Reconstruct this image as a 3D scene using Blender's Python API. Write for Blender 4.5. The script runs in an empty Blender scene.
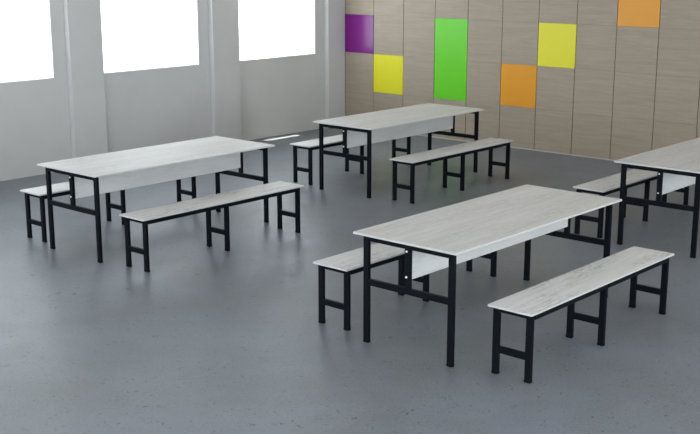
import bpy, bmesh, math
from mathutils import Vector, Matrix

C = bpy.context.scene.collection
S = bpy.context.scene

# ------------------------------------------------------------------ materials
def new_mat(name):
    m = bpy.data.materials.new(name); m.use_nodes = True
    nt = m.node_tree
    return m, nt, nt.nodes['Principled BSDF']

def plain(name, col, rough=.5, metal=0.0, spec=.5, coat=0):
    m, nt, b = new_mat(name)
    b.inputs['Base Color'].default_value = (*col, 1)
    b.inputs['Roughness'].default_value = rough
    b.inputs['Metallic'].default_value = metal
    b.inputs['Specular IOR Level'].default_value = spec
    b.inputs['Coat Weight'].default_value = coat
    return m

def ramp(nt, stops, interp='LINEAR'):
    r = nt.nodes.new('ShaderNodeValToRGB'); e = r.color_ramp.elements
    r.color_ramp.interpolation = interp
    while len(e) < len(stops): e.new(.5)
    for i, (p, c) in enumerate(stops):
        e[i].position = p; e[i].color = (*c, 1) if len(c) == 3 else c
    return r

def noise(nt, vec, scale, detail=4, rough=.55, dist=0):
    n = nt.nodes.new('ShaderNodeTexNoise')
    n.inputs['Scale'].default_value = scale; n.inputs['Detail'].default_value = detail
    n.inputs['Roughness'].default_value = rough; n.inputs['Distortion'].default_value = dist
    if vec: nt.links.new(vec, n.inputs['Vector'])
    return n

def mapping(nt, scale, out='Object', loc=(0, 0, 0), rot=(0, 0, 0)):
    t = nt.nodes.new('ShaderNodeTexCoord'); m = nt.nodes.new('ShaderNodeMapping')
    m.inputs['Scale'].default_value = scale; m.inputs['Location'].default_value = loc
    m.inputs['Rotation'].default_value = rot
    nt.links.new(t.outputs[out], m.inputs['Vector']); return m.outputs['Vector']

def mix(nt, a, b, fac, mode='MIX'):
    m = nt.nodes.new('ShaderNodeMix'); m.data_type = 'RGBA'; m.blend_type = mode
    if isinstance(fac, (int, float)): m.inputs[0].default_value = fac
    else: nt.links.new(fac, m.inputs[0])
    for s, v in ((6, a), (7, b)):
        if isinstance(v, tuple): m.inputs[s].default_value = (*v, 1)
        else: nt.links.new(v, m.inputs[s])
    return m.outputs[2]

def wood_laminate(name, light, mid, dark, streak, loc=(0, 0, 0), rough=.55):
    """pale limed wood laminate, grain along local x"""
    m, nt, b = new_mat(name)
    v = mapping(nt, (1.3, 14, 14), loc=loc)
    n1 = noise(nt, v, 1.6, 6, .6, .5)
    r1 = ramp(nt, [(.30, mid), (.62, light)])
    nt.links.new(n1.outputs['Fac'], r1.inputs['Fac'])
    v2 = mapping(nt, (9, 75, 75), loc=loc)
    n2 = noise(nt, v2, 1.5, 5, .68, 1.0)
    r2 = ramp(nt, [(.48, (0, 0, 0)), (.68, (1, 1, 1))])
    nt.links.new(n2.outputs['Fac'], r2.inputs['Fac'])
    n3 = noise(nt, mapping(nt, (.9, 5, 5), loc=loc), 1.4, 2, .5, .3)
    r3 = ramp(nt, [(.40, (0, 0, 0)), (.64, (streak, streak, streak))])
    nt.links.new(n3.outputs['Fac'], r3.inputs['Fac'])
    f = nt.nodes.new('ShaderNodeMath'); f.operation = 'MULTIPLY'
    nt.links.new(r2.outputs['Color'], f.inputs[0]); nt.links.new(r3.outputs['Color'], f.inputs[1])
    nt.links.new(mix(nt, r1.outputs['Color'], dark, f.outputs[0]), b.inputs['Base Color'])
    b.inputs['Roughness'].default_value = rough
    bp = nt.nodes.new('ShaderNodeBump'); bp.inputs['Strength'].default_value = .05; bp.inputs['Distance'].default_value = .002
    nt.links.new(n2.outputs['Fac'], bp.inputs['Height']); nt.links.new(bp.outputs['Normal'], b.inputs['Normal'])
    return m

M_top = wood_laminate('table_laminate', (.625, .615, .58), (.535, .522, .49), (.30, .285, .255), .7)
M_seat = wood_laminate('seat_laminate', (.68, .675, .645), (.57, .56, .53), (.15, .14, .125), 1.0, loc=(3, 1.7, 0))
M_edge = plain('pale_edge_band', (.57, .575, .56), .5)
M_apron = wood_laminate('panel_laminate', (.68, .70, .685), (.60, .62, .605), (.36, .37, .36), .5, loc=(1, 5, 2))
M_steel = plain('black_powder_coat', (.0022, .0042, .0068), .5, 0, .10)
M_cap = plain('black_rubber_cap', (.003, .003, .004), .6, 0, .1)
M_bolt = plain('zinc_bolt', (.85, .85, .85), .4)

def wall_paint():
    m, nt, b = new_mat('painted_wall')
    n = noise(nt, mapping(nt, (1, 1, 1)), 2.2, 5, .6)
    r = ramp(nt, [(.3, (.525, .525, .515)), (.7, (.56, .56, .55))])
    nt.links.new(n.outputs['Fac'], r.inputs['Fac']); nt.links.new(r.outputs['Color'], b.inputs['Base Color'])
    b.inputs['Roughness'].default_value = .75
    n2 = noise(nt, mapping(nt, (1, 1, 1)), 160, 3)
    bp = nt.nodes.new('ShaderNodeBump'); bp.inputs['Strength'].default_value = .08; bp.inputs['Distance'].default_value = .002
    nt.links.new(n2.outputs['Fac'], bp.inputs['Height']); nt.links.new(bp.outputs['Normal'], b.inputs['Normal'])
    return m
M_wall = wall_paint()
M_white = plain('white_paint', (.75, .76, .78), .7)

M_reveal = plain('white_reveal', (.86, .87, .90), .5)

def floor_mat():
    m, nt, b = new_mat('polished_concrete')
    v = mapping(nt, (1, 1, 1))
    n1 = noise(nt, v, .9, 5, .6, .3)
    r1 = ramp(nt, [(.36, (.160, .172, .178)), (.64, (.186, .205, .230))])
    nt.links.new(n1.outputs['Fac'], r1.inputs['Fac'])
    n2 = noise(nt, v, 5.5, 7, .68, .4)
    r2 = ramp(nt, [(.35, (.91, .92, .93)), (.70, (1.07, 1.065, 1.06))])
    nt.links.new(n2.outputs['Fac'], r2.inputs['Fac'])
    c = mix(nt, r1.outputs['Color'], r2.outputs['Color'], 1.0, 'MULTIPLY')
    # fine grit
    n3 = noise(nt, v, 60, 3, .6)
    r3 = ramp(nt, [(.3, (.88, .88, .88)), (.7, (1.10, 1.10, 1.10))])
    nt.links.new(n3.outputs['Fac'], r3.inputs['Fac'])
    c = mix(nt, c, r3.outputs['Color'], 1.0, 'MULTIPLY')
    # dark pits, masked so that they come in clusters
    n4 = noise(nt, v, 24, 4, .65, 1.5)
    r4 = ramp(nt, [(.62, (0, 0, 0)), (.70, (1, 1, 1))])
    nt.links.new(n4.outputs['Fac'], r4.inputs['Fac'])
    n5 = noise(nt, v, 2.1, 2, .5)
    r5 = ramp(nt, [(.34, (0, 0, 0)), (.48, (1, 1, 1))])
    nt.links.new(n5.outputs['Fac'], r5.inputs['Fac'])
    f = nt.nodes.new('ShaderNodeMath'); f.operation = 'MULTIPLY'
    nt.links.new(r4.outputs['Color'], f.inputs[0]); nt.links.new(r5.outputs['Color'], f.inputs[1])
    c = mix(nt, c, (.035, .03, .03), f.outputs[0])
    nt.links.new(c, b.inputs['Base Color'])
    rr = ramp(nt, [(.3, (.34, .34, .34)), (.75, (.46, .46, .46))])
    nt.links.new(n2.outputs['Fac'], rr.inputs['Fac']); nt.links.new(rr.outputs['Color'], b.inputs['Roughness'])
    b.inputs['Specular IOR Level'].default_value = .2
    bp = nt.nodes.new('ShaderNodeBump'); bp.inputs['Strength'].default_value = .12; bp.inputs['Distance'].default_value = .003
    nt.links.new(n3.outputs['Fac'], bp.inputs['Height']); nt.links.new(bp.outputs['Normal'], b.inputs['Normal'])
    return m
M_floor = floor_mat()

def panel_wood():
    """taupe oak boards, grain runs horizontally (world y)"""
    m, nt, b = new_mat('taupe_oak_panel')
    v = mapping(nt, (1, 1.0, 16))
    n1 = noise(nt, v, 1.7, 7, .62, .6)
    r1 = ramp(nt, [(.30, (.290, .238, .178)), (.70, (.355, .295, .225))])
    nt.links.new(n1.outputs['Fac'], r1.inputs['Fac'])
    n2 = noise(nt, mapping(nt, (1, 3, 90)), 1.5, 4, .6, .6)
    r2 = ramp(nt, [(.35, (.93, .93, .93)), (.65, (1.05, 1.05, 1.05))])
    nt.links.new(n2.outputs['Fac'], r2.inputs['Fac'])
    nt.links.new(mix(nt, r1.outputs['Color'], r2.outputs['Color'], 1.0, 'MULTIPLY'), b.inputs['Base Color'])
    b.inputs['Roughness'].default_value = .5
    return m
M_oak = panel_wood()
M_gap = plain('dark_joint', (.085, .068, .05), .8)
M_purple = plain('purple_gloss', (.17, .004, .18), .22)
M_yellow = plain('yellow_gloss', (.68, .65, .015), .35)
M_green = plain('green_gloss', (.12, .56, .012), .32)
M_orange = plain('orange_gloss', (.68, .29, .012), .3)

def glass_mat():
    m = bpy.data.materials.new('clear_glass'); m.use_nodes = True
    nt = m.node_tree; nt.nodes.clear()
    o = nt.nodes.new('ShaderNodeOutputMaterial'); t = nt.nodes.new('ShaderNodeBsdfTransparent')
    g = nt.nodes.new('ShaderNodeBsdfGlossy'); g.inputs['Roughness'].default_value = .02
    mx = nt.nodes.new('ShaderNodeMixShader')
    t.inputs['Color'].default_value = (.96, .98, .98, 1)
    mx.inputs[0].default_value = .03; nt.links.new(t.outputs[0], mx.inputs[1]); nt.links.new(g.outputs[0], mx.inputs[2])
    nt.links.new(mx.outputs[0], o.inputs['Surface']); return m
M_glass = glass_mat()

# ------------------------------------------------------------------ mesh helpers
def box(bm, x0, x1, y0, y1, z0, z1):
    vs = [bm.verts.new((x, y, z)) for x in (x0, x1) for y in (y0, y1) for z in (z0, z1)]
    fs = []
    for q in ((0, 1, 3, 2), (4, 6, 7, 5), (0, 4, 5, 1), (2, 3, 7, 6), (0, 2, 6, 4), (1, 5, 7, 3)):
        fs.append(bm.faces.new([vs[i] for i in q]))
    return vs, fs

def finish(name, bm, mats, parent=None, bevel=0, seg=2, smooth=False):
    bmesh.ops.recalc_face_normals(bm, faces=bm.faces)
    me = bpy.data.meshes.new(name); bm.to_mesh(me); bm.free()
    for m in (mats if isinstance(mats, (list, tuple)) else [mats]): me.materials.append(m)
    o = bpy.data.objects.new(name, me); C.objects.link(o)
    if parent: o.parent = parent
    if bevel:
        b = o.modifiers.new('bevel', 'BEVEL'); b.width = bevel; b.segments = seg; b.limit_method = 'ANGLE'
        b.angle_limit = math.radians(40)
    if smooth:
        for p in me.polygons: p.use_smooth = True
    return o

def box_obj(name, dims, mat, parent=None, bevel=0, seg=2):
    bm = bmesh.new(); box(bm, *dims); return finish(name, bm, mat, parent, bevel, seg)

def board(name, x0, x1, y0, y1, z0, z1, r, mat_top, mat_edge, parent):
    """slab with rounded plan corners, softened arris; edge band has its own material"""
    bm = bmesh.new(); pts = []
    for cx, cy, a0 in ((x1 - r, y1 - r, 0), (x0 + r, y1 - r, 90), (x0 + r, y0 + r, 180), (x1 - r, y0 + r, 270)):
        for k in range(7):
            a = math.radians(a0 + 15 * k); pts.append((cx + r * math.cos(a), cy + r * math.sin(a)))
    e = .0025
    cxm, cym = (x0 + x1) / 2, (y0 + y1) / 2
    def ring(z, inset):
        sx = 1 - inset / ((x1 - x0) / 2); sy = 1 - inset / ((y1 - y0) / 2)
        return [bm.verts.new((cxm + (x - cxm) * sx, cym + (y - cym) * sy, z)) for x, y in pts]
    rings = [ring(z0, e), ring(z0 + e, 0), ring(z1 - e, 0), ring(z1, e)]
    n = len(pts)
    for a, b in zip(rings, rings[1:]):
        for i in range(n):
            f = bm.faces.new((a[i], a[(i + 1) % n], b[(i + 1) % n], b[i])); f.material_index = 1
    f = bm.faces.new(rings[-1]); f.material_index = 0
    f = bm.faces.new(rings[0][::-1]); f.material_index = 1
    return finish(name, bm, [mat_top, mat_edge], parent)

def empty(name, loc, label, cat, group=None):
    o = bpy.data.objects.new(name, None); C.objects.link(o); o.location = loc
    o.empty_display_size = .1
    o['label'] = label; o['category'] = cat
    if group: o['group'] = group
    return o

def cap(x, y, parent):
    bm = bmesh.new()
    box(bm, x - .0150, x + .0150, y - .023, y + .023, 0, .018)
    return finish('foot_cap', bm, M_cap, parent, .005, 3)

def bolt(x, y, z, parent):
    bm = bmesh.new()
    bmesh.ops.create_cone(bm, cap_ends=True, segments=20, radius1=.008, radius2=.006, depth=.006,
                          matrix=Matrix.Translation((x, y, z)) @ Matrix.Rotation(-math.pi / 2, 4, 'Y'))
    return finish('bolt', bm, M_bolt, parent)

LX, LY = .0135, .0215          # half size of the 25 x 40 leg tube

# ------------------------------------------------------------------ furniture; origin = near left corner on floor,
# local x = length away from the camera, local y = towards the window wall (table spans -W..0)
TL, TW, TH, TT = 2.04, .82, .747, .015
def make_table():
    t = empty('canteen_table', (0, 0, 0), '', 'table')
    board('tabletop', 0, TL, -TW, 0, TH - TT, TH, .004, M_top, M_edge, t)
    zt = TH - TT
    for xe, sgn in ((.060, -1), (TL - .060, 1)):
        for ye in (-.070, -TW + .070):
            l = box_obj('leg', (xe - LX, xe + LX, ye - LY, ye + LY, .010, zt), M_steel, t, .0035, 3)
            cap(xe, ye, l)
        ya, yb = -TW + .070 + LY, -.070 - LY
        box_obj('top_rail', (xe - LX, xe + LX, ya, yb, zt - .042, zt), M_steel, t, .003)
        box_obj('cross_rail', (xe - LX, xe + LX, ya, yb, .395, .437), M_steel, t, .003)
        yc = -TW / 2
        p = box_obj('centre_post', (xe - LX, xe + LX, yc - LY, yc + LY, .437, zt - .042), M_steel, t, .003)
        for z in (.676, .510): bolt(xe + sgn * (LX + .002), yc + .004, z, p)
    box_obj('modesty_panel', (.060 + LX, TL - .060 - LX, -TW / 2 - .012, -TW / 2 + .006, .490, zt), M_apron, t, .0015)
    return t

BL, BW, BH, BT = 1.842, .313, .441, .013
def make_bench():
    t = empty('canteen_bench', (0, 0, 0), '', 'bench')
    board('seat', 0, BL, -BW, 0, BH - BT, BH, .008, M_seat, M_edge, t)
    zt = BH - BT
    for xe in (.050, BL / 2, BL - .050):
        for ye in (-.040, -BW + .040):
            l = box_obj('leg', (xe - LX, xe + LX, ye - LY, ye + LY, .010, zt), M_steel, t, .0035, 3)
            cap(xe, ye, l)
        ya, yb = -BW + .060, -.060
        box_obj('seat_rail', (xe - LX, xe + LX, ya, yb, zt - .032, zt), M_steel, t, .003)
        box_obj('cross_rail', (xe - LX, xe + LX, ya, yb, .138, .180), M_steel, t, .003)
    for ya in (-.060 + .018, -BW + .042 - .018):
        for a, b in ((.050 + LX, BL / 2 - LX), (BL / 2 + LX, BL - .050 - LX)):
            box_obj('side_rail', (a, b, ya - .0125, ya + .0125, zt - .036, zt), M_steel, t, .003)
    return t

def children(o): return [c for c in list(C.objects) if c.parent == o]
def copy_tree(o, parent=None):
    c = o.copy(); C.objects.link(c)
    if parent: c.parent = parent
    for ch in children(o): copy_tree(ch, c)
    return c

table0 = make_table(); bench0 = make_bench()
tables = [
    ((.553, .876), 'pale wood-top canteen table with black legs, nearest and largest, front right'),
    ((.578, 4.486), 'pale wood-top canteen table with black legs, standing at far left below the windows'),
    ((3.978, 4.464), 'pale wood-top canteen table in front of the purple, yellow and green wall panels'),
    ((3.968, .873), 'pale wood-top canteen table with black legs, cut off by the right edge of the picture'),
]
for i, ((x, y), lab) in enumerate(tables):
    o = table0 if i == 0 else copy_tree(table0)
    o.location = (x, y, 0); o['label'] = lab; o['group'] = 'canteen tables'
benches = [
    ((.553 + .100, .876 - TW - .163), 'streaky pale bench with black legs, nearest one, right of the front table'),
    ((.553 + .104, .876 + .146 + BW), 'long black-legged pale bench tucked along the left side of the nearest front table'),
    ((.578 + .092, 4.486 - TW - .167), 'long black-legged pale bench in front of the far left table, on its camera side'),
    ((.578 + .098, 4.486 + .146 + BW), 'long black-legged pale bench between the far left table and the window wall'),
    ((3.978 + .105, 4.464 - TW - .157), 'long pale bench right of the back table below the green wall panel'),
    ((3.978 + .108, 4.464 + .148 + BW), 'black-legged pale bench behind the back middle table, near the sunlit strip of floor'),
    ((3.968 + .106, .873 + .140 + BW), 'pale bench left of the table cut off by the right picture edge'),
]
for i, ((x, y), lab) in enumerate(benches):
    o = bench0 if i == 0 else copy_tree(bench0)
    o.location = (x, y, 0); o['label'] = lab; o['group'] = 'canteen benches'

# ------------------------------------------------------------------ room
YW = 7.415; XW = 7.72; ZC = 3.4; XN = -8.0; YR = -6.0; TH_W = .14
def struct(o): o['kind'] = 'structure'; return o

struct(box_obj('floor', (XN - .2, XW + .2, YR - .2, YW + TH_W, -.1, 0), M_floor))
struct(box_obj('ceiling', (XN - .2, XW + .2, YR - .2, YW + TH_W, ZC, ZC + .1), M_white))

SILL, HEAD = 1.10, 3.0
wins = [(7.165 - 1.63 - 2.206 * k, 7.165 - 2.206 * k) for k in range(5)]      # openings, from the corner
wins = wins[::-1]
bm = bmesh.new()
def quad(a, b, c, d): return bm.faces.new([bm.verts.new(p) for p in (a, b, c, d)])
xs = XN - .2
for a, b in wins:
    box(bm, xs, a, YW, YW + TH_W, 0, ZC)
    box(bm, a, b, YW, YW + TH_W, 0, SILL)
    box(bm, a, b, YW, YW + TH_W, HEAD, ZC)
    xs = b
box(bm, xs, XW + .2, YW, YW + TH_W, 0, ZC)
bmesh.ops.remove_doubles(bm, verts=bm.verts, dist=1e-5)
struct(finish('wall_left', bm, M_wall))
# shallow pilasters between the windows
PD = .08
for i in range(-3, 4):
    x0 = 2.932 + (i - 1) * 2.206 if i != 3 else 7.358
    x1 = x0 + .470
    if i == 3: x1 = XW
    struct(box_obj('trim_%d' % (i + 4), (x0, x1, YW - PD, YW, 0, ZC), M_wall, None, .006, 3))
for n, (a, b) in enumerate(wins):
    w = bpy.data.objects.new('window_%d' % (n + 1), None); C.objects.link(w); w['kind'] = 'structure'
    w.location = ((a + b) / 2, YW + TH_W - .02, SILL)
    hw = (b - a) / 2; h = HEAD - SILL
    bm = bmesh.new(); t = .012
    box(bm, -hw, -hw + t, -.015, .015, 0, h); box(bm, hw - t, hw, -.015, .015, 0, h)
    box(bm, -hw + t, hw - t, -.015, .015, 0, t * .5); box(bm, -hw + t, hw - t, -.015, .015, h - t, h)
    finish('window_frame', bm, M_reveal, w)
    bm = bmesh.new(); d0, d1 = -(TH_W - .02) + .0005, -.016
    box(bm, -hw, -hw + .004, d0, d1, 0, h); box(bm, hw - .004, hw, d0, d1, 0, h)
    box(bm, -hw + .004, hw - .004, d0, d1, 0, .004); box(bm, -hw + .004, hw - .004, d0, d1, h - .004, h)
    finish('window_reveal', bm, M_reveal, w)
    box_obj('window_pane', (-hw + t, hw - t, -.003, .003, t * .5, h - t), M_glass, w)

# panelled wall: oak boards with open joints over a dark backing
COLW = .5515; ROWH = .55; J = .0045
struct(box_obj('wall_back', (XW + .014, XW + .2, YR - .2, YW + TH_W, 0, ZC), M_gap))
colour = {(0, 2): ('purple', 1), (1, 1): ('yellow', 1), (3, 1): ('green', 2), (5, 1): ('orange', 1), (6, 2): ('yellow2', 1), (8, 3): ('orange2', 1)}
skip = set()
for (c, r), (n, span) in colour.items():
    for k in range(span): skip.add((c, r + k))
bm = bmesh.new()
rows = [0, .55, 1.10, 1.65, 2.2, 2.75, 3.3]
for c in range(-1, 25):
    y1 = YW - PD - COLW * c; y0 = y1 - COLW
    if y0 < YR: y0 = YR
    if y1 - y0 < .05: continue
    y1 = min(y1, YW)
    for r in range(7):
        if (c, r) in skip: continue
        z0 = r * ROWH; z1 = min(z0 + ROWH, ZC)
        hj = .0010
        box(bm, XW, XW + .014, y0 + J, y1 - J, z0 + (hj if r else .012), z1 - hj)
bmesh.ops.remove_doubles(bm, verts=bm.verts, dist=1e-6)
struct(finish('trim_20', bm, M_oak)).name = 'trim_8'
info = {'purple': (M_purple, 'glossy purple square wall panel in the corner next to the window wall', 'purple wall panel'),
        'yellow': (M_yellow, 'yellow square wall panel diagonally below the purple panel', ''),
        'green': (M_green, 'tall bright green wall panel, twice the height of the others', ''),
        'orange': (M_orange, 'orange square wall panel between the green and the larger yellow panel', ''),
        'yellow2': (M_yellow, 'yellow wall panel high up, touching the upper right corner of the orange panel', ''),
        'orange2': (M_orange, 'orange wall panel high on the right, mostly cut off by the top of the picture', '')}
for (c, r), (n, span) in colour.items():
    m, lab, _ = info[n]
    y1 = YW - PD - COLW * c
    zz = r * ROWH
    o = box_obj('wall_panel', (XW - .001, XW + .014, y1 - COLW + J, y1 - J, zz + .001, zz + span * ROWH - .001), m, None, .001)
    o['label'] = lab; o['category'] = 'wall panel'; o['group'] = 'coloured wall panels'
struct(box_obj('baseboard_back', (XW - .004, XW + .014, YR, YW - PD, 0, .011), plain('grey_aluminium', (.5, .5, .48), .35, .3)))

# unseen sides of the hall: right and rear walls, both with window openings that let in daylight
bm = bmesh.new(); xs = XN - .2
right = [(-7.4 + 2.5 * k, -7.4 + 2.5 * k + 2.2) for k in range(6)]
for a, b in right:
    box(bm, xs, a, YR - .2, YR, 0, ZC); box(bm, a, b, YR - .2, YR, 0, .6); box(bm, a, b, YR - .2, YR, 3.1, ZC); xs = b
box(bm, xs, XW + .2, YR - .2, YR, 0, ZC)
bmesh.ops.remove_doubles(bm, verts=bm.verts, dist=1e-5)
struct(finish('wall_right', bm, M_wall))
bm = bmesh.new(); ys = YR
rear = [(YR + .3 + 2.2 * k, YR + .3 + 2.2 * k + 2.05) for k in range(6)]
for a, b in rear:
    box(bm, XN - .2, XN, ys, a, 0, ZC); box(bm, XN - .2, XN, a, b, 0, .3); box(bm, XN - .2, XN, a, b, 3.2, ZC); ys = b
box(bm, XN - .2, XN, ys, YW + TH_W, 0, ZC)
bmesh.ops.remove_doubles(bm, verts=bm.verts, dist=1e-5)
struct(finish('wall_rear', bm, M_wall))

# unseen slab added outside to block the sun; its gap shapes the floor strip
SUN = Vector((.15, -.123, -1)).normalized()
bm = bmesh.new()
zc = 3.05
for x0, x1 in ((-9, 5.50), (6.15, 9)): box(bm, x0, x1, YW + TH_W, 8.8, zc, zc + .02)
struct(finish('trim_9', bm, M_white))

# ------------------------------------------------------------------ light
w = bpy.data.worlds.new('sky'); S.world = w; w.use_nodes = True
nt = w.node_tree; bg = nt.nodes['Background']
bg.inputs['Color'].default_value = (.91, .95, 1.0, 1); bg.inputs['Strength'].default_value = 5.0

sun = bpy.data.lights.new('sun', 'SUN'); sun.energy = 20; sun.angle = math.radians(.8); sun.color = (1, .92, .76)
so = bpy.data.objects.new('sun', sun); C.objects.link(so); so.rotation_euler = SUN.to_track_quat('-Z', 'Y').to_euler()

def area(name, loc, rot, sx, sy, power, col, portal=False):
    l = bpy.data.lights.new(name, 'AREA'); l.shape = 'RECTANGLE'; l.size = sx; l.size_y = sy
    l.energy = power; l.color = col
    o = bpy.data.objects.new(name, l); C.objects.link(o); o.location = loc; o.rotation_euler = rot
    if portal: l.cycles.is_portal = True
    return o
for a, b in wins:
    area('window_portal', ((a + b) / 2, YW + TH_W + .01, (SILL + HEAD) / 2), (-math.pi / 2, 0, 0), b - a, HEAD - SILL, 1, (1, 1, 1), True)
for a, b in rear:
    area('window_portal', (XN - .21, (a + b) / 2, 1.75), (0, -math.pi / 2, 0), 2.9, b - a, 1, (1, 1, 1), True)

for a, b in right:
    area('window_portal', ((a + b) / 2, YR - .21, 1.85), (math.pi / 2, 0, 0), b - a, 2.5, 1, (1, 1, 1), True)
# unseen glowing ceiling panels, added to brighten the hall
M_fill = bpy.data.materials.new('fill_glow'); M_fill.use_nodes = True
pb = M_fill.node_tree.nodes['Principled BSDF']; pb.inputs['Emission Color'].default_value = (1, .93, .84, 1); pb.inputs['Emission Strength'].default_value = 3.0
for x in (-5, -1.5, 2, 5.5):
    for y in (-4, -.5, 3, 6):
        t = empty('added_fill_light', (x, y, ZC), 'square glowing panel added out of view to brighten the hall', 'ceiling lamp', 'added fill lights')
        box_obj('frame', (-.45, .45, -.45, .45, -.02, -.001), M_white, t)
        box_obj('fill_panel', (-.42, .42, -.42, .42, -.026, -.021), M_fill, t)

# ------------------------------------------------------------------ camera (fitted to the photograph)
R = ((.662535237, -.749030720, -.000200611610), (.170495614, .150546560, .973790008), (.729368429, .645204397, -.227448854))
cam = bpy.data.cameras.new('camera'); co = bpy.data.objects.new('camera', cam); C.objects.link(co)
mw = Matrix(((R[0][0], R[1][0], -R[2][0], -4.67546598), (R[0][1], R[1][1], -R[2][1], -3.72245136),
             (R[0][2], R[1][2], -R[2][2], 2.46538582), (0, 0, 0, 1)))
co.matrix_world = mw
cam.sensor_fit = 'HORIZONTAL'; cam.sensor_width = 36; cam.lens = 36 * 1116.4 / 700
cam.shift_x = .3 / 700; cam.shift_y = .6 / 700
cam.clip_end = 100
S.camera = co
S.view_settings.view_transform = 'Standard'; S.view_settings.look = 'None'
S.view_settings.gamma = 1; S.view_settings.use_curve_mapping = False
S.view_settings.exposure = .03
